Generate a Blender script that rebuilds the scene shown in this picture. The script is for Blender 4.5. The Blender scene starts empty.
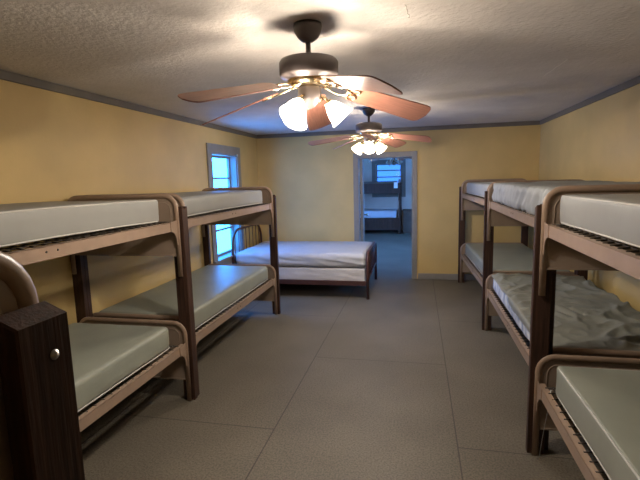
import bpy, bmesh, math, random
from mathutils import Vector, Matrix, noise as mnoise

sc = bpy.context.scene
COL = sc.collection
random.seed(7)

# ------------------------------------------------------------------ camera
CAM_H = 1.578
pitch, yaw, roll = math.radians(-7.891), math.radians(12.519), math.radians(-1.571)
fw = Vector((-math.sin(yaw) * math.cos(pitch), math.cos(yaw) * math.cos(pitch), math.sin(pitch)))
rt0 = Vector((math.cos(yaw), math.sin(yaw), 0))
up0 = rt0.cross(fw)
rt = math.cos(roll) * rt0 + math.sin(roll) * up0
up = -math.sin(roll) * rt0 + math.cos(roll) * up0
cam = bpy.data.cameras.new('camera')
cam.sensor_fit = 'HORIZONTAL'
cam.sensor_width = 36.0
cam.lens = 442.577 / 640 * 36.0
cam.clip_start = 0.02
cam_o = bpy.data.objects.new('camera', cam)
M = Matrix((rt, up, -fw)).transposed().to_4x4()
M.translation = Vector((0, 0, CAM_H))
cam_o.matrix_world = M
COL.objects.link(cam_o)
sc.camera = cam_o

# ------------------------------------------------------------------ world, exposure
sc.view_settings.view_transform = 'Standard'
sc.view_settings.look = 'None'
sc.view_settings.gamma = 1
sc.view_settings.use_curve_mapping = False
sc.view_settings.exposure = 0.0
LAMP = 16.0
BULB_W = 50.0                       # radiance of the lit glass shades
LAMP_COL = (1.0, 0.975, 0.95)
w = bpy.data.worlds.new('daylight'); sc.world = w
w.use_nodes = True
bg = w.node_tree.nodes['Background']
bg.inputs['Color'].default_value = (0.032, 0.29, 1.0, 1)
bg.inputs['Strength'].default_value = 18.0


def portal(name, loc, rot, sx, sy):
    l = bpy.data.lights.new(name, 'AREA'); l.shape = 'RECTANGLE'
    l.size = sx; l.size_y = sy; l.cycles.is_portal = True
    o = bpy.data.objects.new(name, l); o.location = loc; o.rotation_euler = rot
    COL.objects.link(o)


# room dimensions
XL, XR, YB, YN, H = -2.523, 1.680, 6.865, -1.9, 2.297
Y2, WT = 13.30, 0.13
WIN = (5.20, 6.00, 0.56, 1.935)          # y0 y1 z0 z1 of the left wall's window opening
DOOR = (-0.905, -0.065, 1.885)             # x0 x1 z1 of the opening in the back wall
WIN2 = (-1.20, -0.46, 1.10, 1.955)       # x0 x1 z0 z1 of the far room's window
portal('window_portal', (XL - WT - 0.03, (WIN[0] + WIN[1]) / 2, (WIN[2] + WIN[3]) / 2), (0, -math.pi / 2, 0), 1.375, 0.8)
portal('far_window_portal', ((WIN2[0] + WIN2[1]) / 2, Y2 + WT + 0.03, (WIN2[2] + WIN2[3]) / 2), (-math.pi / 2, 0, 0), 0.74, 0.85)
for nm, x_, q in (('far_side_fill', XL - WT - 0.05, -1), ('far_side_fill', XR + WT + 0.05, 1)):  # added fill lamps outside the side walls, brightening the far room
    l = bpy.data.lights.new(nm, 'AREA'); l.shape = 'RECTANGLE'; l.size = 1.2; l.size_y = 2.3; l.energy = 21; l.color = (1.0, 0.93, 0.86)
    o = bpy.data.objects.new(nm, l); o.location = (x_, 9.6, 1.35); o.rotation_euler = (0, q * math.pi / 2, 0); COL.objects.link(o)


# ------------------------------------------------------------------ materials
def mat(name, col, rough=0.6, metal=0.0, var=0.0, scale=8.0, bump=0.0, bscale=60.0, stretch=(1, 1, 1), spec=0.5, col2=None, detail=4):
    m = bpy.data.materials.new(name); m.use_nodes = True
    nt = m.node_tree; b = nt.nodes['Principled BSDF']
    b.inputs['Roughness'].default_value = rough
    b.inputs['Metallic'].default_value = metal
    b.inputs['Specular IOR Level'].default_value = spec
    b.inputs['Base Color'].default_value = (*col, 1)
    tc = nt.nodes.new('ShaderNodeTexCoord'); mp = nt.nodes.new('ShaderNodeMapping')
    mp.inputs['Scale'].default_value = stretch
    nt.links.new(tc.outputs['Object'], mp.inputs['Vector'])
    if var or col2:
        n = nt.nodes.new('ShaderNodeTexNoise'); n.inputs['Scale'].default_value = scale; n.inputs['Detail'].default_value = detail
        nt.links.new(mp.outputs[0], n.inputs['Vector'])
        r = nt.nodes.new('ShaderNodeValToRGB')
        c2 = col2 or tuple(c * (1 + var) for c in col)
        c1 = tuple(c * (1 - var) for c in col) if not col2 else col
        r.color_ramp.elements[0].color = (*c1, 1); r.color_ramp.elements[0].position = 0.32
        r.color_ramp.elements[1].color = (*c2, 1); r.color_ramp.elements[1].position = 0.68
        nt.links.new(n.outputs['Fac'], r.inputs['Fac'])
        nt.links.new(r.outputs['Color'], b.inputs['Base Color'])
    if bump:
        n2 = nt.nodes.new('ShaderNodeTexNoise'); n2.inputs['Scale'].default_value = bscale; n2.inputs['Detail'].default_value = 3
        nt.links.new(mp.outputs[0], n2.inputs['Vector'])
        bp = nt.nodes.new('ShaderNodeBump'); bp.inputs['Strength'].default_value = bump; bp.inputs['Distance'].default_value = 0.01
        nt.links.new(n2.outputs['Fac'], bp.inputs['Height'])
        nt.links.new(bp.outputs['Normal'], b.inputs['Normal'])
    return m


MT = {}
MT['wall'] = mat('yellow_paint', (0.60, 0.43, 0.17), 0.55, var=0.07, scale=2.2, bump=0.12, bscale=45)
MT['wall2'] = mat('grey_panelling', (0.62, 0.52, 0.42), 0.6, var=0.05, scale=3)
MT['ceil'] = mat('stippled_ceiling', (0.62, 0.585, 0.555), 0.85, var=0.05, scale=5, bump=0.55, bscale=42)
MT['trim'] = mat('grey_brown_trim', (0.155, 0.135, 0.11), 0.45, var=0.08, scale=6)
MT['trimgrey'] = mat('grey_casing_paint', (0.24, 0.225, 0.21), 0.45, var=0.06, scale=6)
MT['metal'] = mat('tan_enamel', (0.32, 0.222, 0.156), 0.38, var=0.06, scale=14)
MT['panel'] = mat('tan_enamel_panel', (0.31, 0.23, 0.17), 0.42, var=0.06, scale=10)
MT['wood'] = mat('dark_stained_wood', (0.052, 0.0245, 0.0155), 0.5, var=0.45, scale=9, stretch=(9, 9, 0.5), bump=0.15, bscale=20, spec=0.3)
MT['spring'] = mat('dark_wire', (0.06, 0.048, 0.038), 0.5, metal=0.6)
MT['bolt'] = mat('bright_steel', (0.55, 0.54, 0.52), 0.3, metal=1.0)
MT['vinyl'] = mat('grey_green_vinyl', (0.27, 0.28, 0.225), 0.42, var=0.07, scale=4, bump=0.1, bscale=9)
MT['vinylgrey'] = mat('pale_grey_vinyl', (0.27, 0.265, 0.24), 0.5, var=0.05, scale=4, bump=0.08, bscale=9)
MT['vinylblue'] = mat('blue_grey_sheet', (0.34, 0.35, 0.34), 0.6, var=0.06, scale=5, bump=0.15, bscale=12)
MT['cover'] = mat('grey_crumpled_vinyl', (0.25, 0.25, 0.21), 0.42, var=0.08, scale=4, bump=0.12, bscale=14)
MT['piping'] = mat('pale_piping', (0.52, 0.50, 0.45), 0.5)
MT['ticking'] = mat('blue_flecked_ticking', (0.22, 0.28, 0.42), 0.7, col2=(0.68, 0.70, 0.72), scale=17, detail=1, stretch=(1, 1, 0.6))
MT['white'] = mat('white_quilted_cotton', (0.50, 0.51, 0.55), 0.8, var=0.03, scale=6, bump=0.35, bscale=28)
MT['box'] = mat('white_box_spring_cloth', (0.58, 0.56, 0.57), 0.85, var=0.04, scale=6, bump=0.15, bscale=18)
MT['maroon'] = mat('maroon_enamel', (0.075, 0.030, 0.026), 0.4, var=0.15, scale=12)
MT['bronze'] = mat('grey_bronze_fan_metal', (0.105, 0.088, 0.085), 0.4, metal=0.2, var=0.06, scale=10)
MT['brass'] = mat('polished_brass', (0.75, 0.60, 0.38), 0.22, metal=1.0)
MT['blade'] = mat('reddish_wood_blade', (0.30, 0.135, 0.095), 0.38, var=0.18, scale=7, stretch=(1.2, 14, 14))
MT['bladelight'] = mat('pale_oak_blade', (0.52, 0.33, 0.22), 0.35, var=0.1, scale=7, stretch=(1.2, 14, 14))
MT['brown'] = mat('brown_wood', (0.10, 0.075, 0.055), 0.6, var=0.2, scale=6)
MT['offwhite'] = mat('matte_white', (0.75, 0.78, 0.8), 0.8)
MT['chalk'] = mat('pale_seam_filler', (0.72, 0.69, 0.64), 0.8)


def emis(name, col, s):
    m = bpy.data.materials.new(name); m.use_nodes = True
    b = m.node_tree.nodes['Principled BSDF']
    b.inputs['Base Color'].default_value = (0.85, 0.83, 0.8, 1)
    b.inputs['Roughness'].default_value = 0.4
    b.inputs['Emission Color'].default_value = (*col, 1)
    b.inputs['Emission Strength'].default_value = s
    return m


MT['lit'] = emis('lit_frosted_glass', LAMP_COL, LAMP)
_n = MT['lit'].node_tree; _mx = _n.nodes.new('ShaderNodeMixShader'); _tr = _n.nodes.new('ShaderNodeBsdfTransparent')
_tr.inputs['Color'].default_value = (1.0, 0.95, 0.88, 1); _mx.inputs[0].default_value = 0.40
_n.links.new(_tr.outputs[0], _mx.inputs[1]); _n.links.new(_n.nodes['Principled BSDF'].outputs[0], _mx.inputs[2])
_n.links.new(_mx.outputs[0], _n.nodes['Material Output'].inputs['Surface'])
MT['unlit'] = mat('silhouette_glass_off', (0.20, 0.15, 0.11), 0.35)  # dark silhouette of the unlit shades put into their colour
gm = bpy.data.materials.new('window_glass'); gm.use_nodes = True
nt = gm.node_tree; nt.nodes.clear()
o_ = nt.nodes.new('ShaderNodeOutputMaterial'); mx = nt.nodes.new('ShaderNodeMixShader')
tr = nt.nodes.new('ShaderNodeBsdfTransparent'); gl = nt.nodes.new('ShaderNodeBsdfGlossy')
gl.inputs['Roughness'].default_value = 0.05; tr.inputs['Color'].default_value = (0.93, 0.97, 0.98, 1)
mx.inputs[0].default_value = 0.06
nt.links.new(tr.outputs[0], mx.inputs[1]); nt.links.new(gl.outputs[0], mx.inputs[2]); nt.links.new(mx.outputs[0], o_.inputs['Surface'])
MT['glass'] = gm
g2 = gm.copy(); g2.name = 'dim_window_glass'
[n for n in g2.node_tree.nodes if n.type == 'BSDF_TRANSPARENT'][0].inputs['Color'].default_value = (0.42, 0.31, 0.36, 1)
MT['glass2'] = g2



def floor_material():
    m = bpy.data.materials.new('painted_board_floor'); m.use_nodes = True
    nt = m.node_tree; b = nt.nodes['Principled BSDF']; N = nt.nodes.new; L = nt.links.new
    tc = N('ShaderNodeTexCoord'); sep = N('ShaderNodeSeparateXYZ'); L(tc.outputs['Object'], sep.inputs[0])
    nz = N('ShaderNodeTexNoise'); nz.inputs['Scale'].default_value = 1.6; nz.inputs['Detail'].default_value = 6; L(tc.outputs['Object'], nz.inputs['Vector'])
    r = N('ShaderNodeValToRGB')
    r.color_ramp.elements[0].color = (0.126, 0.106, 0.076, 1); r.color_ramp.elements[0].position = 0.3
    r.color_ramp.elements[1].color = (0.174, 0.149, 0.109, 1); r.color_ramp.elements[1].position = 0.7
    L(nz.outputs['Fac'], r.inputs['Fac'])
    sp = N('ShaderNodeTexNoise'); sp.inputs['Scale'].default_value = 95; sp.inputs['Detail'].default_value = 4; L(tc.outputs['Object'], sp.inputs['Vector'])
    sr = N('ShaderNodeValToRGB')
    sr.color_ramp.elements[0].color = (0.62, 0.62, 0.62, 1); sr.color_ramp.elements[0].position = 0.36
    sr.color_ramp.elements[1].color = (1.12, 1.12, 1.12, 1); sr.color_ramp.elements[1].position = 0.6
    L(sp.outputs['Fac'], sr.inputs['Fac'])
    mul = N('ShaderNodeMixRGB'); mul.blend_type = 'MULTIPLY'; mul.inputs[0].default_value = 1
    L(r.outputs['Color'], mul.inputs[1]); L(sr.outputs['Color'], mul.inputs[2])

    def mth(op, a_, b2=None):
        n = N('ShaderNodeMath'); n.operation = op
        for i_, v in enumerate((a_, b2)):
            if v is None: continue
            if isinstance(v, (int, float)): n.inputs[i_].default_value = v
            else: L(v, n.inputs[i_])
        return n.outputs[0]

    def seam(v, pitch, wd):
        return mth('LESS_THAN', mth('ABSOLUTE', mth('SUBTRACT', mth('FLOORED_MODULO', mth('ADD', v, pitch / 2), pitch), pitch / 2)), wd)
    xs_ = mth('ADD', sep.outputs['X'], 0.89)
    par = mth('FLOORED_MODULO', mth('FLOOR', mth('DIVIDE', xs_, 1.125)), 2.0)      # boards are laid staggered
    ys_ = mth('ADD', mth('SUBTRACT', sep.outputs['Y'], 3.675), mth('MULTIPLY', par, 1.172))
    s1 = seam(xs_, 1.125, 0.004); s2 = seam(ys_, 2.344, 0.004)
    mxn = N('ShaderNodeMath'); mxn.operation = 'MAXIMUM'; L(s1, mxn.inputs[0]); L(s2, mxn.inputs[1])
    sc_ = N('ShaderNodeMath'); sc_.operation = 'MULTIPLY'; L(mxn.outputs[0], sc_.inputs[0]); sc_.inputs[1].default_value = 0.75
    dk = N('ShaderNodeMixRGB'); L(sc_.outputs[0], dk.inputs[0]); L(mul.outputs[0], dk.inputs[1]); dk.inputs[2].default_value = (0.035, 0.027, 0.02, 1)
    L(dk.outputs[0], b.inputs['Base Color'])
    b.inputs['Roughness'].default_value = 0.55
    b.inputs['Specular IOR Level'].default_value = 0.45
    bn = N('ShaderNodeTexNoise'); bn.inputs['Scale'].default_value = 110; bn.inputs['Detail'].default_value = 4; L(tc.outputs['Object'], bn.inputs['Vector'])
    bp = N('ShaderNodeBump'); bp.inputs['Strength'].default_value = 0.5; bp.inputs['Distance'].default_value = 0.004
    L(bn.outputs['Fac'], bp.inputs['Height']); L(bp.outputs['Normal'], b.inputs['Normal'])
    return m


MT['floor'] = floor_material()


# ------------------------------------------------------------------ mesh building
class MB:
    """Collects shapes into one bmesh."""
    def __init__(s): s.b = bmesh.new()

    def box(s, x0, x1, y0, y1, z0, z1, bevel=0.0, seg=1):
        r = bmesh.ops.create_cube(s.b, size=1)
        vs = r['verts']
        for v in vs:
            v.co = Vector(((x0 + x1) / 2 + v.co.x * (x1 - x0), (y0 + y1) / 2 + v.co.y * (y1 - y0), (z0 + z1) / 2 + v.co.z * (z1 - z0)))
        if bevel:
            es = list({e for v in vs for e in v.link_edges})
            bmesh.ops.bevel(s.b, geom=es, offset=bevel, segments=seg, profile=0.5, affect='EDGES')
        return s

    def tube(s, pts, rx, ry, nrm, n=10, closed=False, smooth=True):
        """Sweep an ellipse (rx across the path in its plane, ry along nrm)."""
        pts = [Vector(p) for p in pts]; nrm = Vector(nrm).normalized(); rings = []
        for i, p in enumerate(pts):
            a = pts[i - 1] if (i > 0 or closed) else p
            c = pts[(i + 1) % len(pts)] if (i < len(pts) - 1 or closed) else p
            t = (c - a).normalized()
            side = t.cross(nrm)
            if side.length < 1e-5: side = t.orthogonal()
            side.normalize(); nn = side.cross(t).normalized()
            rings.append([s.b.verts.new(p + side * math.cos(q) * rx + nn * math.sin(q) * ry) for q in [2 * math.pi * k / n for k in range(n)]])
        m = len(rings)
        for i in range(m if closed else m - 1):
            A, B = rings[i], rings[(i + 1) % m]
            for k in range(n):
                f = s.b.faces.new((A[k], A[(k + 1) % n], B[(k + 1) % n], B[k])); f.smooth = smooth
        if not closed:
            s.b.faces.new(rings[0][::-1]); s.b.faces.new(rings[-1])
        return s

    def lathe(s, prof, mtx=None, n=28, cap=True):
        mtx = mtx or Matrix(); rings = []
        for r, z in prof:
            rings.append([s.b.verts.new(mtx @ Vector((r * math.cos(q), r * math.sin(q), z))) for q in [2 * math.pi * k / n for k in range(n)]])
        for A, B in zip(rings, rings[1:]):
            for k in range(n):
                f = s.b.faces.new((A[k], A[(k + 1) % n], B[(k + 1) % n], B[k])); f.smooth = True
        if cap:
            for ring in (rings[0][::-1], rings[-1]):
                try: s.b.faces.new(ring)
                except ValueError: pass
        return s

    def prism(s, poly, thick, mtx=None, bevel=0.0):
        """poly: 2D points in local xy, extruded along local z by thick."""
        mtx = mtx or Matrix()
        A = [s.b.verts.new(mtx @ Vector((x, y, 0))) for x, y in poly]
        B = [s.b.verts.new(mtx @ Vector((x, y, thick))) for x, y in poly]
        n = len(poly)
        fs = [s.b.faces.new(A[::-1]), s.b.faces.new(B)]
        for k in range(n): fs.append(s.b.faces.new((A[k], A[(k + 1) % n], B[(k + 1) % n], B[k])))
        if bevel:
            es = list({e for f in fs[:2] for e in f.edges})
            bmesh.ops.bevel(s.b, geom=es, offset=bevel, segments=1, affect='EDGES')
        return s

    def rounded(s, size, r, disp=None, n=(14, 30, 4), centre=(0, 0, 0)):
        """Soft cushion box: a lattice box pulled to rounded edges, then displaced."""
        hx, hy, hz = [v / 2 for v in size]

        def ax(h, k):
            e = [-h, -h + r * 0.3, -h + r * 0.65, -h + r]
            mid = [-h + r + (2 * h - 2 * r) * i / k for i in range(1, k)]
            return e + mid + [h - r, h - r * 0.65, h - r * 0.3, h]
        X, Y, Z = ax(hx, n[0]), ax(hy, n[1]), ax(hz, n[2]); cache = {}

        def V(i, j, k):
            key = (i, j, k)
            if key not in cache:
                p = Vector((X[i], Y[j], Z[k]))
                q = Vector((max(-hx + r, min(hx - r, p.x)), max(-hy + r, min(hy - r, p.y)), max(-hz + r, min(hz - r, p.z))))
                d = p - q
                if d.length > 1e-9: p = q + d.normalized() * r
                if disp: p = p + Vector(disp(p))
                cache[key] = s.b.verts.new(p + Vector(centre))
            return cache[key]
        a, b_, c = len(X) - 1, len(Y) - 1, len(Z) - 1

        def quad(*ks):
            f = s.b.faces.new([V(*k) for k in ks]); f.smooth = True
        for i in range(a):
            for j in range(b_):
                quad((i, j, 0), (i, j + 1, 0), (i + 1, j + 1, 0), (i + 1, j, 0))
                quad((i, j, c), (i + 1, j, c), (i + 1, j + 1, c), (i, j + 1, c))
        for i in range(a):
            for k in range(c):
                quad((i, 0, k), (i + 1, 0, k), (i + 1, 0, k + 1), (i, 0, k + 1))
                quad((i, b_, k), (i, b_, k + 1), (i + 1, b_, k + 1), (i + 1, b_, k))
        for j in range(b_):
            for k in range(c):
                quad((0, j, k), (0, j, k + 1), (0, j + 1, k + 1), (0, j + 1, k))
                quad((a, j, k), (a, j + 1, k), (a, j + 1, k + 1), (a, j, k + 1))
        return s

    def build(s, name, material, parent=None):
        bmesh.ops.recalc_face_normals(s.b, faces=s.b.faces[:])
        me = bpy.data.meshes.new(name); s.b.to_mesh(me); s.b.free()
        me.materials.append(material)
        o = bpy.data.objects.new(name, me); COL.objects.link(o)
        if parent: o.parent = parent
        return o


def tag(o, label, cat, group=None):
    o['label'] = label; o['category'] = cat
    if group: o['group'] = group
    return o


def thing(name, label, cat, loc=(0, 0, 0), rz=0.0, group=None):
    o = bpy.data.objects.new(name, None); COL.objects.link(o)
    o.empty_display_size = 0.1
    o.location = loc; o.rotation_euler = (0, 0, rz)
    return tag(o, label, cat, group)


def struct(mb, name, m, parent=None):
    o = mb.build(name, m, parent)
    o['kind'] = 'structure'
    return o


def kids(o): return [c for c in bpy.data.objects if c.parent == o]


def copy_tree(o, parent=None):
    c = o.copy(); COL.objects.link(c); c.parent = parent
    for ch in kids(o): copy_tree(ch, c)
    return c


# ------------------------------------------------------------------ the rooms
struct(MB().box(XL - WT, XR + WT, YN - WT, Y2 + WT, -0.12, 0), 'floor', MT['floor'])
struct(MB().box(XL - WT, XR + WT, YN - WT, Y2 + WT, H, H + 0.12), 'ceiling', MT['ceil'])
m = MB(); y0, y1, z0, z1 = WIN
m.box(XL - WT, XL, YN, y0, 0, H); m.box(XL - WT, XL, y1, YB + WT, 0, H)
m.box(XL - WT, XL, y0, y1, 0, z0); m.box(XL - WT, XL, y0, y1, z1, H)
struct(m, 'wall_left', MT['wall'])
struct(MB().box(XR, XR + WT, YN, YB + WT, 0, H), 'wall_right', MT['wall'])
struct(MB().box(XL - WT, XR + WT, YN - WT, YN, 0, H), 'wall_front', MT['wall'])
m = MB(); a, b_, c = DOOR
m.box(XL, a, YB, YB + WT, 0, H); m.box(b_, XR, YB, YB + WT, 0, H); m.box(a, b_, YB, YB + WT, c, H)
struct(m, 'wall_back', MT['wall'])
# far room: vertical board panelling (shallow ribs are part of the wall)
m = MB(); a, b_, z0, z1 = WIN2
m.box(XL, a, Y2, Y2 + WT, 0, H); m.box(b_, XR, Y2, Y2 + WT, 0, H)
m.box(a, b_, Y2, Y2 + WT, 0, z0); m.box(a, b_, Y2, Y2 + WT, z1, H)
x = XL + 0.1
while x < XR:
    if not (a - 0.13 < x < b_ + 0.13): m.box(x, x + 0.012, Y2 - 0.006, Y2, 0, H)
    x += 0.1
struct(m, 'wall_far_back', MT['wall2'])
SW = (8.4, 10.8, 0.70, 2.00)             # unseen side windows, added to let more light into the far room
for nm, wn, xa, xb, q in (('wall_far_left', 'added_window_left', XL - WT, XL, 1), ('wall_far_right', 'added_window_right', XR, XR + WT, -1)):
    m = MB(); y0, y1, z0, z1 = SW
    m.box(xa, xb, YB + WT, y0, 0, H); m.box(xa, xb, y1, Y2 + WT, 0, H); m.box(xa, xb, y0, y1, 0, z0); m.box(xa, xb, y0, y1, z1, H)
    struct(m, nm, MT['wall2'])
    m = MB(); xi = xb if q == 1 else xa; xf = xa if q == 1 else xb; g = 0.1
    for (ya, yb, za, zb) in ((y0 - g, y0, z0 - g, z1 + g), (y1, y1 + g, z0 - g, z1 + g), (y0, y1, z1, z1 + g), (y0, y1, z0 - g, z0)):
        m.box(min(xi, xi + q * 0.02), max(xi, xi + q * 0.02), ya, yb, za, zb)
    wo = struct(m, wn, MT['trim'])
    m = MB(); a_, b2 = min(xf, xf + q * 0.03), max(xf, xf + q * 0.03)
    m.box(a_, b2, y0, y0 + 0.03, z0, z1); m.box(a_, b2, y1 - 0.03, y1, z0, z1); m.box(a_, b2, y0, y1, z1 - 0.03, z1); m.box(a_, b2, y0, y1, z0, z0 + 0.03)
    for k in (1, 2): m.box(a_, b2, y0 + 0.03, y1 - 0.03, z0 + k * (z1 - z0) / 3 - 0.012, z0 + k * (z1 - z0) / 3 + 0.012)
    m.build('window_frame', MT['trim'], wo)
    MB().box(xf + q * 0.012, xf + q * 0.016, y0 + 0.03, y1 - 0.03, z0 + 0.03, z1 - 0.03).build('window_pane', MT['glass'], wo)
m = MB(); m.box(XL, DOOR[0], YB + WT, YB + WT + 0.004, 0, H); m.box(DOOR[1], XR, YB + WT, YB + WT + 0.004, 0, H); m.box(DOOR[0], DOOR[1], YB + WT, YB + WT + 0.004, DOOR[2], H)
struct(m, 'wall_far_front', MT['wall2'])

# crown boards and baseboards
CR = 0.058
struct(MB().box(XL, XL + 0.018, YN, YB, H - CR, H, 0.004), 'trim_1', MT['trim'])
struct(MB().box(XR - 0.018, XR, YN, YB, H - CR, H, 0.004), 'trim_2', MT['trim'])
struct(MB().box(XL + 0.018, XR - 0.018, YB - 0.018, YB, H - CR, H, 0.004), 'trim_3', MT['trim'])
struct(MB().box(XL + 0.018, XR - 0.018, YN, YN + 0.018, H - CR, H, 0.004), 'trim_4', MT['trim'])
struct(MB().box(XL, XL + 0.014, YN, YB, 0, 0.09, 0.003), 'baseboard_left', MT['trimgrey'])
struct(MB().box(XR - 0.014, XR, YN, YB, 0, 0.09, 0.003), 'baseboard_right', MT['trimgrey'])
m = MB(); m.box(XL + 0.014, DOOR[0] - 0.075, YB - 0.014, YB, 0, 0.09, 0.003); m.box(DOOR[1] + 0.075, XR - 0.014, YB - 0.014, YB, 0, 0.09, 0.003)
struct(m, 'baseboard_back', MT['trimgrey'])
struct(MB().box(XL, XR, Y2 - 0.014, Y2 - 0.007, 0, 0.10, 0.002), 'baseboard_far_back', MT['offwhite'])
# scraped filler line on the ceiling
m = MB()
for (pa, pb) in (((0.924, 3.82), (0.944, 3.26)), ((-0.054, 2.03), (-0.040, 2.19))):
    m.tube([(pa[0] + (pb[0] - pa[0]) * k / 8 + 0.003 * math.sin(k * 2.3), pa[1] + (pb[1] - pa[1]) * k / 8, H - 0.0005) for k in range(9)], 0.0035, 0.0015, (0, 0, 1), 6)
struct(m, 'trim_5', MT['chalk'])

# door casing: two jamb liners, head, flat casing boards
m = MB(); a, b_, c = DOOR; cw = 0.062
m.box(a - cw, a, YB - 0.02, YB, 0, c + cw, 0.003); m.box(b_, b_ + cw, YB - 0.02, YB, 0, c + cw, 0.003); m.box(a, b_, YB - 0.02, YB, c, c + cw, 0.003)
m.box(a, a + 0.018, YB - 0.015, YB + WT + 0.015, 0, c); m.box(b_ - 0.018, b_, YB - 0.015, YB + WT + 0.015, 0, c); m.box(a + 0.018, b_ - 0.018, YB - 0.015, YB + WT + 0.015, c - 0.018, c)
dr = struct(m, 'door_1', MT['trimgrey'])
lf = MB().box(0, 0.80, -0.034, 0, 0.012, c - 0.022, 0.002)
for (xa, xb) in ((0.10, 0.36), (0.44, 0.70)):
    for (za, zb) in ((0.15, 0.78), (0.92, c - 0.15)):
        lf.box(xa, xb, -0.037, 0.003, za, zb, 0.006)
lf = lf.build('door_leaf', MT['trimgrey'], dr)
lf.location = (a + 0.024, YB + WT + 0.016, 0); lf.rotation_euler = (0, 0, math.radians(95)); lf['label'] = 'grey door leaf standing open into the far room'
kn = MB()
for q in (-1, 1): kn.lathe([(0.012, 0), (0.010, 0.03), (0.024, 0.042), (0.026, 0.055), (0.016, 0.066), (0, 0.068)], Matrix.Translation((0.74, -0.017 + q * 0.017, 0.93)) @ Matrix.Rotation(-q * math.pi / 2, 4, 'X'), 14)
kn.build('door_knob', MT['brass'], lf)
for z in (1.60, 0.35):
    MB().box(a + 0.018, a + 0.022, YB + 0.02, YB + 0.06, z, z + 0.10).build('hinge', MT['piping'], dr)

# left wall window: casing, deep reveal, sash with four lights, sill
y0, y1, z0, z1 = WIN; cw = 0.115
m = MB()
m.box(XL, XL + 0.02, y0 - cw, y0, z0 - 0.1, z1 + cw, 0.003); m.box(XL, XL + 0.02, y1, y1 + cw, z0 - 0.1, z1 + cw, 0.003)
m.box(XL, XL + 0.02, y0, y1, z1, z1 + cw, 0.003); m.box(XL, XL + 0.02, y0, y1, z0 - 0.1, z0 - 0.02, 0.003)
m.box(XL - WT, XL, y0, y0 + 0.015, z0, z1); m.box(XL - WT, XL, y1 - 0.015, y1, z0, z1); m.box(XL - WT, XL, y0 + 0.015, y1 - 0.015, z1 - 0.015, z1)
win = struct(m, 'window_1', MT['trimgrey'])
MB().box(XL - WT - 0.02, XL + 0.045, y0 - cw, y1 + cw, z0 - 0.02, z0 + 0.01, 0.004).build('window_sill', MT['trimgrey'], win)
m = MB(); xs = XL - WT + 0.012
m.box(xs - 0.012, xs + 0.02, y0 + 0.015, y0 + 0.045, z0, z1 - 0.015); m.box(xs - 0.012, xs + 0.02, y1 - 0.045, y1 - 0.015, z0, z1 - 0.015)
m.box(xs - 0.012, xs + 0.02, y0 + 0.045, y1 - 0.045, z1 - 0.045, z1 - 0.015); m.box(xs - 0.012, xs + 0.02, y0 + 0.045, y1 - 0.045, z0 + 0.01, z0 + 0.04)
for z in (0.92, 1.27, 1.62): m.box(xs - 0.012, xs + 0.02, y0 + 0.045, y1 - 0.045, z - 0.013, z + 0.013)
m.build('window_frame', MT['trimgrey'], win)
MB().box(xs, xs + 0.004, y0 + 0.045, y1 - 0.045, z0 + 0.04, z1 - 0.045).build('window_pane', MT['glass'], win)
MB().box(XL + 0.02, XL + 0.032, 5.965, 6.005, 1.925, 1.955, 0.003).build('blind_bracket', MT['bolt'], win)

# far room's window
a, b_, z0, z1 = WIN2; cw = 0.12
m = MB()
m.box(a - cw, a, Y2 - 0.02, Y2, z0 - cw, z1 + cw); m.box(b_, b_ + cw, Y2 - 0.02, Y2, z0 - cw, z1 + cw)
m.box(a, b_, Y2 - 0.02, Y2, z1, z1 + cw); m.box(a, b_, Y2 - 0.02, Y2, z0 - cw, z0)
win2 = struct(m, 'window_2', MT['trim'])
m = MB(); ys = Y2 + 0.08
m.box(a, a + 0.03, ys, ys + 0.03, z0, z1); m.box(b_ - 0.03, b_, ys, ys + 0.03, z0, z1); m.box(a, b_, ys, ys + 0.03, z0, z0 + 0.03); m.box(a, b_, ys, ys + 0.03, z1 - 0.03, z1)
for k in range(1, 5): m.box(a + 0.03, b_ - 0.03, ys, ys + 0.03, z1 - 0.192 * k - 0.016, z1 - 0.192 * k + 0.016)
m.build('window_frame', MT['trim'], win2)
MB().box(a + 0.03, b_ - 0.03, ys + 0.01, ys + 0.014, z0 + 0.03, z1 - 0.03).build('window_pane', MT['glass2'], win2)

# ------------------------------------------------------------------ bunk beds
BW, BL, PT = 0.905, 1.994, 0.038     # width, clear length between posts, post thickness
UR, LR = (1.250, 1.312), (0.372, 0.434)


def arch_pts(x0, x1, zbot, ztop, r, y, n=7):
    p = [(x0, y, zbot)]
    for k in range(n + 1):
        t = math.pi - (math.pi / 2) * k / n
        p.append((x0 + r + r * math.cos(t), y, ztop - r + r * math.sin(t)))
    for k in range(n + 1):
        t = math.pi / 2 - (math.pi / 2) * k / n
        p.append((x1 - r + r * math.cos(t), y, ztop - r + r * math.sin(t)))
    p.append((x1, y, zbot))
    return p


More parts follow.
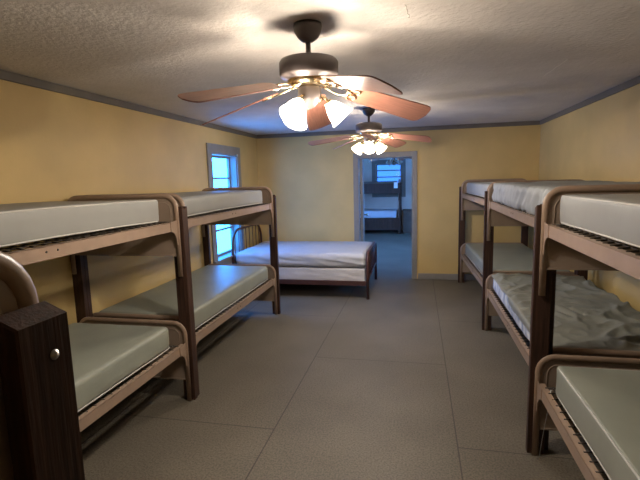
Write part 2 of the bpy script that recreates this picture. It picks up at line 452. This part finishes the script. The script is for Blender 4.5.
def make_bunk(sx, label, length=BL, wood=None, ph=1.400, po=0.022):
    """Local x runs from the aisle side to the wall side (times sx), y along the bed from its near end."""
    wood = wood or MT['wood']
    S = lambda pts: [(sx * p[0], p[1], p[2]) for p in pts]
    t = thing('bunk_bed', label, 'bunk bed', group='steel and wood bunk beds')

    def bx(m, x0, x1, *r, **k): return m.box(min(sx * x0, sx * x1), max(sx * x0, sx * x1), *r, **k)
    for px in (-po, BW - 0.090 + po):
        for end in (0, 1):
            yi, yo = (0.0, -PT) if end == 0 else (length, length + PT)
            m = MB()
            mtx = Matrix(((0, 0, sx, sx * px), (1, 0, 0, 0), (0, 1, 0, 0), (0, 0, 0, 1)))
            m.prism([(yo, 0.0), (yi, 0.0), (yi, ph + 0.010), (yo, ph - 0.006)], 0.090, mtx, 0.003)
            post = m.build('post', wood, t)
            sg = -1 if end == 0 else 1
            for z in (1.336, 0.50, 0.34):
                bm = MB()
                rot = Matrix.Translation((sx * (px + 0.034), yo, z)) @ Matrix.Rotation(-sg * math.pi / 2, 4, 'X')
                bm.lathe([(0.0078, 0), (0.0078, 0.0015), (0.005, 0.0025), (0.0045, 0.005), (0.0, 0.0055)], rot, 12)
                bm.build('bolt', MT['bolt'], post)
    for end in (0, 1):
        y = 0.012 if end == 0 else length - 0.012
        for (zb, zt, pl) in ((0.925, 1.506, 1.074), (0.0, 0.600, 0.165)):
            fr = MB().tube(S(arch_pts(0.018, BW - 0.018, zb, zt - 0.018, 0.085, y)), 0.018, 0.011, (0, 1, 0), 12).build('end_frame', MT['metal'], t)
            # sheet panel with rounded upper corners
            out = [(0.036, pl)] + [(p[0], p[2]) for p in arch_pts(0.034, BW - 0.034, pl, zt - 0.034, 0.07, 0)[1:-1]] + [(BW - 0.036, pl)]
            mtx = Matrix(((sx, 0, 0, 0), (0, 0, 1, y - 0.002), (0, 1, 0, 0), (0, 0, 0, 1)))
            m = MB().prism(out, 0.004, mtx)
            # folded lip along the lower edge and a shallow raised border inside the tube
            bx(m, 0.036, BW - 0.036, y - 0.006, y + 0.006, pl - 0.006, pl + 0.004)
            m.tube(S(arch_pts(0.062, BW - 0.062, pl + 0.16, zt - 0.062, 0.05, y)), 0.0035, 0.005, (0, 1, 0), 6)
            m.build('end_panel', MT['panel'], fr)
    for (zb, zt) in (UR, LR):
        for side in (0, 1):
            xa = 0.016 if side == 0 else BW - 0.016
            dx = 1 if side == 0 else -1
            m = MB()
            bx(m, xa, xa + dx * 0.006, 0.024, length - 0.024, zb, zt, bevel=0.0015)
            bx(m, xa, xa + dx * 0.034, 0.024, length - 0.024, zt - 0.006, zt, bevel=0.0015)
            rail = m.build('side_rail', MT['metal'], t)
            for yy in (length / 2 - 0.13, length / 2 - 0.065):
                MB().lathe([(0.0055, 0), (0.005, 0.002), (0, 0.0026)], Matrix.Translation((sx * xa, yy, zb + 0.036)) @ Matrix.Rotation(-sx * dx * math.pi / 2, 4, 'Y'), 10).build('rivet', MT['spring'], rail)
            for end in (0, 1):
                e = 0.0 if end == 0 else length
                q = 1 if end == 0 else -1
                prof = [(e + q * 0.004, zt + 0.012), (e + q * 0.10, zt), (e + q * 0.10, zb)]
                for k in range(1, 7):
                    g = math.pi / 2 * k / 6
                    prof.append((e + q * (0.10 - 0.066 * math.sin(g)), zb - 0.085 * (1 - math.cos(g))))
                prof += [(e + q * 0.032, zb - 0.10), (e + q * 0.004, zb - 0.10)]
                mtx = Matrix(((0, 0, sx * dx, sx * (xa - dx * 0.004)), (1, 0, 0, 0), (0, 1, 0, 0), (0, 0, 0, 1)))
                m = MB().prism(prof, 0.004, mtx)
                for (yy, zz) in ((e + q * 0.018, zt - 0.012), (e + q * 0.018, zb - 0.03)):
                    m.lathe([(0.006, 0), (0.005, 0.003), (0, 0.0045)], Matrix.Translation((sx * (xa - dx * 0.004), yy, zz)) @ Matrix.Rotation(-sx * dx * math.pi / 2, 4, 'Y'), 8)
                m.build('corner_bracket', MT['metal'], rail)
        # wire spring deck
        m = MB(); z = zt + 0.004
        nx, ny = 13, 30
        for i in range(nx):
            xx = 0.075 + (BW - 0.15) * i / (nx - 1)
            m.tube(S([(xx, 0.08, z), (xx, length - 0.08, z)]), 0.0025, 0.0025, (0, 0, 1), 4)
        for j in range(ny):
            yy = 0.08 + (length - 0.16) * j / (ny - 1)
            m.tube(S([(0.075, yy, z), (BW - 0.075, yy, z)]), 0.0025, 0.0025, (0, 0, 1), 4)
            for (xa, xb) in ((0.036, 0.075), (BW - 0.036, BW - 0.075)):
                m.tube(S([(xa, yy, z - 0.004), (xb, yy, z)]), 0.004, 0.004, (0, 0, 1), 5)
        for yy in (0.08, length - 0.08):
            m.tube(S([(0.05, yy, z - 0.002), (BW - 0.05, yy, z - 0.002)]), 0.007, 0.004, (0, 0, 1), 6)
        m.build('spring_deck', MT['spring'], t)
    return t


LX, RX = -1.602, 0.635
YA, YC = 2.771, 2.519
bunks = {}
lb = make_bunk(-1, 'tan metal bunk bed along the left wall, nearer the camera, ending before the window bunk'); bunks['A'] = lb
lb.location = (LX, YA - BL, 0)
o = copy_tree(lb); o.location = (LX - 0.01, YA + 0.087, 0); o['label'] = 'left wall bunk bed in front of the window, its end beside the white double bed'; bunks['B'] = o
rb = make_bunk(1, 'nearest bunk bed of the right row, running out of the photo at right'); bunks['C'] = rb
rb.location = (RX, YC - BL, 0)
o = copy_tree(rb); o.location = (RX + 0.035, YC + 0.087, 0); o['label'] = 'middle bunk bed of the right row, with the crumpled grey cover on its lower bunk'; bunks['D'] = o
o = copy_tree(rb); o.location = (RX + 0.040, YC + 0.087 + 2.081, 0); o.rotation_euler = (0, 0, math.radians(1.8)); o['label'] = 'farthest bunk bed of the right row, its end almost at the back wall'; bunks['E'] = o
ZL = 1.91
zb_ = make_bunk(1, 'bunk bed at the left edge, closest to camera, dark post with a silver bolt', length=ZL, ph=1.396, po=0.004); bunks['Z'] = zb_
zb_.rotation_euler = (0, 0, -math.pi / 2); zb_.location = (-0.514 - PT - ZL, 0.546, 0)


# ------------------------------------------------------------------ bunk mattresses
def mattress(name, label, length, width, th, seed, material, group, wrinkle=0.002, sag=0.0, pipe=True, r=0.032, n=(10, 26, 3), big=0.0, crown=0.006):
    if pipe == 2: r = 0.018
    off = Vector((seed * 3.7, seed * 1.3, seed * 9.1))

    def disp(p):
        d = mnoise.noise(Vector((p.x * 3, p.y * 2.2, p.z * 4)) + off) * wrinkle * 1.5
        d += mnoise.noise(Vector((p.x * 9, p.y * 7, p.z * 11)) + off) * wrinkle
        if big:
            q = Vector((p.x * 2.5 + 0.8 * p.y, p.y * 9 + p.z * 7, p.z * 5)) + off
            d += (1 - abs(mnoise.noise(q)) * 2.2) * big
        n_ = Vector((0, 0, 0))
        if abs(p.z) > th / 2 - r * 0.5: n_.z = math.copysign(1, p.z)
        if abs(p.x) > width / 2 - r * 0.5: n_.x = math.copysign(1, p.x)
        if abs(p.y) > length / 2 - r * 0.5: n_.y = math.copysign(1, p.y)
        v = n_ * d
        u = 1 - (2 * p.y / length) ** 2
        v.z += sag * u
        if p.z > 0: v.z += crown * (1 - (2 * p.x / width) ** 2) * u
        return v
    m = MB().rounded((width, length, th), r, disp, n)
    o = m.build(name, material)
    tag(o, label, 'mattress', group)
    if pipe:
        for zz in ((-1, 1) if pipe == 2 else (-1,)):
            pts = []
            hw, hl, rr = width / 2 - 0.003, length / 2 - 0.003, 0.03
            segs = 16
            raw = []
            for (cx, cy, a0) in ((hw - rr, hl - rr, 0), (-hw + rr, hl - rr, 90), (-hw + rr, -hl + rr, 180), (hw - rr, -hl + rr, 270)):
                for k in range(5):
                    a = math.radians(a0 + 90 * k / 4); raw.append(Vector((cx + rr * math.cos(a), cy + rr * math.sin(a), 0)))
            for i, p in enumerate(raw):
                q = raw[(i + 1) % len(raw)]; cnt = max(1, int((q - p).length / 0.09))
                for k in range(cnt): pts.append(p.lerp(q, k / cnt))
            P = []
            for p in pts:
                u = 1 - (2 * p.y / length) ** 2
                P.append((p.x, p.y, zz * (th / 2 - 0.007) + sag * u + mnoise.noise(p * 4 + off) * wrinkle))
            MB().tube(P, 0.0045, 0.0045, (0, 0, 1), 6, closed=True).build('piping', MT['piping'], o)
    return o


GM = 'vinyl bunk mattresses'
ML = 1.80; MW = 0.775


def put(o, bed, upper, y0, length, th, extra=0.0):
    b = bunks[bed]; sx = -1 if bed in 'AB' else 1
    z = (UR[1] if upper else LR[1]) + 0.0085
    a = b.rotation_euler.z; lx, ly = sx * (0.062 + MW / 2), y0 + length / 2
    o.rotation_euler.z = a
    o.location = (b.location.x + lx * math.cos(a) - ly * math.sin(a), b.location.y + lx * math.sin(a) + ly * math.cos(a), z + th / 2 + extra)
    return o


put(mattress('mattress', 'pale grey mattress on the top bunk nearest the camera along the left wall', ML, MW, 0.150, 1, MT['vinylgrey'], GM, 0.002, 0.012, pipe=2), 'A', True, 0.05, ML, 0.150)
put(mattress('mattress', 'green grey mattress on the lower bunk at left, behind the dark bolted post', ML, MW, 0.158, 2, MT['vinyl'], GM, 0.003, 0.0), 'A', False, 0.07, ML, 0.158)
put(mattress('mattress', 'grey mattress on the top bunk in front of the left wall window', ML, MW, 0.150, 3, MT['vinylgrey'], GM, 0.002, 0.006), 'B', True, 0.03, ML, 0.150)
put(mattress('mattress', 'smooth green mattress on the lower bunk in front of the left wall window', ML + 0.07, MW, 0.158, 4, MT['vinyl'], GM, 0.002, 0.0), 'B', False, 0.03, ML + 0.07, 0.158)
put(mattress('mattress', 'thick pale grey mattress on the top bunk at the right edge', ML, MW, 0.145, 5, MT['vinylgrey'], GM, 0.003, 0.004, pipe=2), 'C', True, 0.10, ML, 0.145)
put(mattress('mattress', 'green grey mattress on the lower bunk in the bottom right corner', ML, MW, 0.158, 6, MT['vinyl'], GM, 0.003, 0.0, pipe=2), 'C', False, 0.03, ML, 0.158)
put(mattress('mattress', 'rumpled blue grey sheeted mattress on the top middle bunk of the right row', 1.90, MW + 0.03, 0.155, 7, MT['vinylblue'], GM, 0.004, 0.0, pipe=False, r=0.035, n=(22, 110, 8), big=0.017), 'D', True, 0.05, 1.90, 0.155, 0.004)
put(mattress('mattress', 'blue flecked white mattress showing under the crumpled grey cover', 1.90, MW, 0.135, 8, MT['ticking'], GM, 0.003, 0.0, pipe=False), 'D', False, 0.05, 1.90, 0.135)
put(mattress('mattress', 'blue grey mattress on the top bunk farthest along the right row', 1.85, MW, 0.150, 9, MT['vinylblue'], GM, 0.002, 0.0), 'E', True, 0.07, 1.85, 0.150)
put(mattress('mattress', 'green grey mattress on the lower bunk farthest along the right row', 1.88, MW, 0.158, 10, MT['vinyl'], GM, 0.002, 0.0), 'E', False, 0.05, 1.88, 0.158)


def crumpled_cover():
    """A loose vinyl cover thrown over the lower middle bunk's mattress."""
    W_, L_ = MW + 0.012, 1.90
    nx, ny = 76, 170
    m = MB(); V = {}

    def ridge(a, b2, sharp):
        return max(0.0, 1 - abs(mnoise.noise(Vector((a, b2, 4.2 + sharp)))) * sharp)
    for i in range(nx + 1):
        for j in range(ny + 1):
            u, v = i / nx, j / ny
            s = u * (W_ + 0.085) - 0.055
            t = v * (L_ + 0.05) - 0.05
            dl = 0.024 + 0.022 * mnoise.noise(Vector((t * 4, 0, 3))) + (0.018 if t < 1.05 else -0.018)
            x, y, z = max(0, min(W_, s)), max(0, t), 0.0
            if s < 0: x, z = -0.006 - 0.006 * abs(mnoise.noise(Vector((t * 9, 1, 1)))), s / 0.055 * dl
            elif s > W_: z = -(s - W_)
            if t < 0: y, z = -0.004, min(z, t * 0.9)
            if s >= 0 and t >= 0:
                wx = s + 0.10 * mnoise.noise(Vector((s * 2, y * 2, 9)))
                h = ridge(wx * 1.6 + y * 0.9, y * 3.6 - wx * 1.5, 3.2) ** 2 * 0.022
                h += ridge(wx * 3.4 - y * 2.6, y * 4.4 + wx * 2.6, 3.4) ** 2 * 0.016
                h += ridge(wx * 7.5 + y * 3, y * 8.0 - wx * 2, 3.0) ** 2 * 0.006
                h += mnoise.noise(Vector((s * 15, y * 13, 0.4))) * 0.0015
                dq = (Vector((s, y)) - Vector((0.27, 0.66))).length
                h += 0.030 * math.exp(-(dq / 0.12) ** 2) * abs(math.sin(s * 30 + y * 22))
                dq = abs((y - 0.10) - 0.35 * max(0, s - 0.35))
                h += 0.020 * math.exp(-(dq / 0.030) ** 2) * min(1, max(0, s - 0.30) / 0.15)
                z += h * min(1, s / 0.05, t / 0.03) + 0.003
            V[i, j] = m.b.verts.new((x, y, z))
    for i in range(nx):
        for j in range(ny):
            f = m.b.faces.new((V[i, j], V[i + 1, j], V[i + 1, j + 1], V[i, j + 1])); f.smooth = True
    o = m.build('mattress_cover', MT['cover'])
    sd = o.modifiers.new('thickness', 'SOLIDIFY'); sd.thickness = 0.002; sd.offset = 1
    tag(o, 'crumpled grey vinyl cover over the lower middle bunk of the right row', 'mattress cover')
    b = bunks['D']
    o.location = (b.location.x + 0.062 - 0.006, b.location.y + 0.045, LR[1] + 0.0085 + 0.135 + 0.008)


crumpled_cover()
# cord hanging at the near right bunk's leg
wy = YC - 0.10
tag(MB().tube([(RX + 0.060, wy, 0.432), (RX + 0.050, wy + 0.01, 0.30), (RX + 0.034, wy + 0.03, 0.12), (RX + 0.026, wy + 0.04, 0.004)], 0.0018, 0.0018, (0, 1, 0), 6).build('hanging_wire', MT['bolt']),
    'thin wire hanging from the rail beside the leg of the nearest right bunk', 'wire')

# ------------------------------------------------------------------ double bed along the back wall
BX0, BX1, BY0, BY1 = -2.485, -0.630, 5.60, 6.795
bed = thing('double_bed', 'maroon metal double bed with spindle headboard, standing under the window by the back wall', 'bed', ((BX0 + BX1) / 2, (BY0 + BY1) / 2, 0))
bc = bed.location


def bed_end(x, ztop, r, nsp, zlow, name, sub):
    def arc(q):
        return [(x - bc.x, p[0] - bc.y, p[2]) for p in arch_pts(BY0 + q, BY1 - q, 0.0, ztop - q, r, 0, 9)]
    tr_ = 0.021 if name == 'footboard' else 0.017
    f = MB().tube(arc(tr_), tr_, tr_, (1, 0, 0), 12).build(name, MT['maroon'], bed)
    MB().tube([(x - bc.x, BY0 + 0.03 - bc.y, zlow), (x - bc.x, BY1 - 0.03 - bc.y, zlow)], 0.012, 0.012, (1, 0, 0), 10).build('cross_bar', MT['maroon'], f)
    for k in range(nsp):
        y = BY0 + 0.12 + (BY1 - BY0 - 0.24) * k / (nsp - 1) - bc.y
        MB().tube([(x - bc.x, y, zlow), (x - bc.x, y, ztop - 0.03)], 0.0075, 0.0075, (1, 0, 0), 8).build('spindle', MT['maroon'], f)


bed_end(BX0, 0.915, 0.24, 8, 0.30, 'headboard', 0)
bed_end(BX1, 0.630, 0.14, 7, 0.26, 'footboard', 0)
for y in (BY0 + 0.012, BY1 - 0.034):
    MB().box(BX0 + 0.015 - bc.x, BX1 - 0.015 - bc.x, y - bc.y, y + 0.022 - bc.y, 0.178, 0.240, 0.003).build('side_rail', MT['maroon'], bed)
for k in range(4):
    x = BX0 + 0.3 + k * 0.42 - bc.x
    MB().box(x, x + 0.06, BY0 + 0.034 - bc.y, BY1 - 0.034 - bc.y, 0.19, 0.215).build('slat', MT['maroon'], bed)


def soft_box(name, label, cat, size, centre, r, m_, seed, fold, crown, n=(44, 30, 6), quilt=0.0):
    hx, hy, hz = size[0] / 2, size[1] / 2, size[2] / 2
    off = Vector((seed, seed * 2.1, 0.3))

    def disp(p):
        v = Vector((0, 0, 0))
        f = 1 - abs(mnoise.noise(Vector((p.x * 2.0 + p.z * 9, p.y * 2.0, p.z * 5)) + off)) * 2.4
        g = mnoise.noise(Vector((p.x * 7, p.y * 7, p.z * 16)) + off)
        a = f * fold + g * fold * 0.5
        if abs(p.y) > hy - r * 0.6: v.y = math.copysign(a, p.y)
        if abs(p.x) > hx - r * 0.6: v.x = math.copysign(a * 0.6, p.x)
        if p.z > hz - r * 0.6:
            v.z = crown * (1 - (p.x / hx) ** 2) * (1 - (p.y / hy) ** 2) + g * fold * 0.25
            if quilt: v.z += quilt * abs(math.sin((p.x + p.y) * 20) * math.sin((p.x - p.y) * 20))
        return v
    o = MB().rounded(size, r, disp, n).build(name, m_)
    o.location = centre
    return tag(o, label, cat)


bw = BY1 - BY0 - 0.07; bl = BX1 - BX0 - 0.06
ym = (BY0 + BY1) / 2; xm = (BX0 + BX1) / 2
soft_box('box_spring', 'white box spring set in the maroon double bed frame', 'box spring', (bl - 0.02, bw, 0.185), (xm, ym, 0.216 + 0.0925 + 0.003), 0.025, MT['box'], 3.0, 0.010, 0.0)
soft_box('mattress', 'white quilted double mattress with loose sides on the maroon metal bed', 'mattress', (bl, bw + 0.03, 0.185), (xm, ym, 0.413 + 0.0925), 0.055, MT['white'], 8.0, 0.014, 0.025, (70, 46, 8), 0.004)


# ------------------------------------------------------------------ ceiling fans
def make_fan(label, loc, blade0, shade0, droop, lit=True, zc=H, chains=()):
    t = thing('ceiling_fan', label, 'ceiling fan', (loc[0], loc[1], zc), group='ceiling fans down the middle of the rooms')
    Z = lambda z: z - H
    MB().lathe([(0.066, Z(H)), (0.068, Z(H - 0.012)), (0.064, Z(H - 0.035)), (0.048, Z(H - 0.062)), (0.026, Z(H - 0.080)), (0.014, Z(H - 0.084))]).build('canopy', MT['bronze'], t)
    MB().lathe([(0.0125, Z(H - 0.08)), (0.0125, Z(2.135))], None, 14).build('downrod', MT['bronze'], t)
    mo = MB().lathe([(0.02, Z(2.150)), (0.09, Z(2.146)), (0.132, Z(2.134)), (0.140, Z(2.122)), (0.140, Z(2.066)), (0.134, Z(2.056)), (0.105, Z(2.046)), (0.10, Z(2.036))], None, 36).build('motor_housing', MT['bronze'], t)
    MB().lathe([(0.102, Z(2.048)), (0.104, Z(2.040)), (0.092, Z(2.020)), (0.070, Z(2.012)), (0.05, Z(2.010))], None, 36).build('motor_ring', MT['brass'], mo)
    MB().lathe([(0.052, Z(2.014)), (0.056, Z(2.000)), (0.055, Z(1.962)), (0.045, Z(1.945)), (0.030, Z(1.925)), (0.012, Z(1.912)), (0.0, Z(1.910))], None, 24).build('switch_housing', MT['bronze'], t)
    pit = math.radians(19)
    for k in range(5):
        th = math.radians(blade0[k] if isinstance(blade0, tuple) else blade0 + 72 * k)
        base = Matrix.Rotation(th, 4, 'Z') @ Matrix.Translation((0.085, 0, Z(2.022)))
        dr = Matrix.Rotation(droop, 4, 'Y')
        # ornate bracket: two curling arms and a plate
        R1 = base @ dr @ Matrix.Rotation(-pit, 4, 'X')
        m = MB()
        for s_ in (-1, 1):
            pts = []
            for q in range(11):
                u = q / 10
                pts.append(R1 @ Vector((u * 0.135, s_ * (0.010 + 0.030 * math.sin(u * math.pi) * (0.6 + 0.4 * u)), -0.004)))
            m.tube(pts, 0.0055, 0.004, R1.to_3x3() @ Vector((0, 0, 1)), 8)
            loop = [R1 @ Vector((0.150 + 0.024 * math.cos(2 * math.pi * q / 12), s_ * 0.026 + 0.020 * math.sin(2 * math.pi * q / 12), -0.004)) for q in range(12)]
            m.tube(loop, 0.0045, 0.004, R1.to_3x3() @ Vector((0, 0, 1)), 6, closed=True)
        m.prism([(-0.01, -0.016), (0.03, -0.016), (0.03, 0.016), (-0.01, 0.016)], 0.006, R1 @ Matrix.Translation((0, 0, -0.006)))
        m.build('blade_bracket', MT['brass'], t)
        # blade outline with rounded tip corners
        r0, r1, w0, w1 = 0.115, 0.585, 0.062, 0.080
        out = [(r0 + 0.02, -w0), (r1 - 0.06, -w1)]
        for q in range(1, 7):
            a = -math.pi / 2 + math.pi / 2 * q / 6; out.append((r1 - 0.05 + 0.035 * math.cos(a), -w1 + 0.045 + 0.045 * math.sin(a)))
        out += [(r1 - 0.008, 0.0)]
        for q in range(0, 7):
            a = math.pi / 2 * q / 6; out.append((r1 - 0.05 + 0.035 * math.cos(a), w1 - 0.045 + 0.045 * math.sin(a)))
        out += [(r0 + 0.02, w0), (r0, w0 - 0.02), (r0, -w0 + 0.02)]
        bl_ = MB().prism(out, 0.006, Matrix(), 0.0015).build('blade', MT['blade'], t)
        bl_.matrix_local = R1
        bl_.matrix_basis = R1
    # light kit with three bell shades
    for k in range(3):
        th = math.radians(shade0 + 120 * k)
        base = Matrix.Rotation(th, 4, 'Z')
        arm = [base @ Vector(p) for p in ((0.04, 0, Z(1.968)), (0.058, 0, Z(1.966)), (0.078, 0, Z(1.958)), (0.090, 0, Z(1.936)))]
        MB().tube(arm, 0.007, 0.007, base.to_3x3() @ Vector((0, 1, 0)), 10).build('lamp_arm', MT['brass'], t)
        R = base @ Matrix.Translation((0.086, 0, Z(1.940))) @ Matrix.Rotation(math.radians(-43), 4, 'Y') @ Matrix.Rotation(math.pi, 4, 'X') @ Matrix.Scale(0.88, 4)
        sh = MB().lathe([(0.020, 0.0), (0.024, 0.010), (0.040, 0.035), (0.052, 0.065), (0.060, 0.095), (0.072, 0.118), (0.070, 0.119), (0.057, 0.095), (0.049, 0.065), (0.037, 0.036), (0.021, 0.012)], None, 28, cap=False).build('lamp_shade', MT['lit'] if lit else MT['unlit'], t)
        sh.matrix_basis = R
        MB().lathe([(0.013, 0.0), (0.014, 0.03), (0.026, 0.055), (0.031, 0.075), (0.026, 0.097), (0.012, 0.108), (0.0, 0.110)], None, 16).build('bulb', MT['lit'] if lit else MT['unlit'], sh)
        if lit:
            l = bpy.data.lights.new('bulb_light', 'POINT'); l.energy = BULB_W; l.color = LAMP_COL; l.shadow_soft_size = 0.028
            lo = bpy.data.objects.new('bulb_light', l); COL.objects.link(lo); lo.parent = sh; lo.location = (0, 0, 0.075)
        MB().lathe([(0.0, -0.004), (0.022, -0.003), (0.024, 0.006), (0.024, 0.014)], None, 18, cap=False).build('shade_holder', MT['brass'], sh)
    for (dx, ln) in chains:
        MB().tube([(dx, -0.02, Z(1.93)), (dx, -0.02, Z(1.93 - ln))], 0.0012, 0.0012, (0, 1, 0), 6).lathe([(0.0, 0), (0.003, 0.004), (0.003, 0.010), (0.0, 0.014)], Matrix.Translation((dx, -0.02, Z(1.93 - ln - 0.012))), 8).build('pull_chain', MT['brass'], t)
    return t


make_fan('large lit ceiling fan nearest the camera, with drooping reddish blades', (-0.506, 2.136), (32, 97, 165, 234, 310), 13, math.radians(13))
make_fan('smaller looking lit ceiling fan farther back, in front of the doorway', (-0.503, 4.80), -12, 36, math.radians(9), chains=((0.028, 0.17), (-0.012, 0.20)))
make_fan('unlit ceiling fan in the dim room beyond the doorway', (-0.50, 10.0), 5, 30, math.radians(8), lit=False)

# ------------------------------------------------------------------ far room furniture
fb = make_bunk(1, 'dark bunk bed in the far room, seen through the doorway under its window', wood=MT['wood'])
fb.rotation_euler = (0, 0, math.pi / 2); fb.location = (-0.49, 12.34, 0)
MB().box(-0.004, 0.016, 0.0, BL, 1.125, 1.40, 0.003).build('side_board', MT['wood'], fb)
MB().box(-0.004, 0.016, 0.0, BL, 0.11, 0.445, 0.003).build('side_board', MT['wood'], fb)
m = MB(); m.prism([(0, 0), (0.10, 0), (0.10, 0.155), (0.085, 0.16), (0.015, 0.16), (0, 0.155)], 0.004, Matrix(((1, 0, 0, 0), (0, 0, 1, 0), (0, 1, 0, 0), (0, 0, 0, 1))), 0.001)
m.box(0.0, 0.10, 0.004, 0.03, 0.150, 0.160, 0.002)
o = m.build('bright_patch', MT['offwhite']); o.location = (-0.63, 12.331, 1.265)  # added pale piece standing in for a bright patch beside the post
tag(o, 'small pale piece standing in for a bright patch at the far room bunk rail', 'towel')
ch = thing('storage_chest', 'low brown chest standing beside the bunk in the far room', 'chest', (-0.16, 12.85, 0), group=None)
MB().box(-0.24, 0.24, -0.35, 0.35, 0.04, 0.60, 0.006).build('body', MT['brown'], ch)
MB().box(-0.255, 0.255, -0.365, 0.365, 0.60, 0.63, 0.006).build('lid', MT['brown'], ch)
MB().box(-0.22, 0.22, -0.33, 0.33, 0.0, 0.04).build('plinth', MT['brown'], ch)
mm = mattress('mattress', 'pale mattress on the lower bunk in the far room beyond the doorway', 1.85, MW, 0.20, 21, MT['white'], GM, 0.003, 0.0, pipe=False)
mm.rotation_euler = (0, 0, math.pi / 2); mm.location = (-0.49 - 0.997, 12.34 + 0.062 + MW / 2, LR[1] + 0.0085 + 0.10)
mm = mattress('mattress', 'mattress coloured in backlit shade on the top bunk in the far room beyond the doorway', 1.85, MW, 0.13, 22, MT['brown'], GM, 0.002, 0.0, pipe=False)  # backlit shade of the sides put into the brown colour
mm.rotation_euler = (0, 0, math.pi / 2); mm.location = (-0.49 - 0.997, 12.34 + 0.062 + MW / 2, UR[1] + 0.0085 + 0.065)
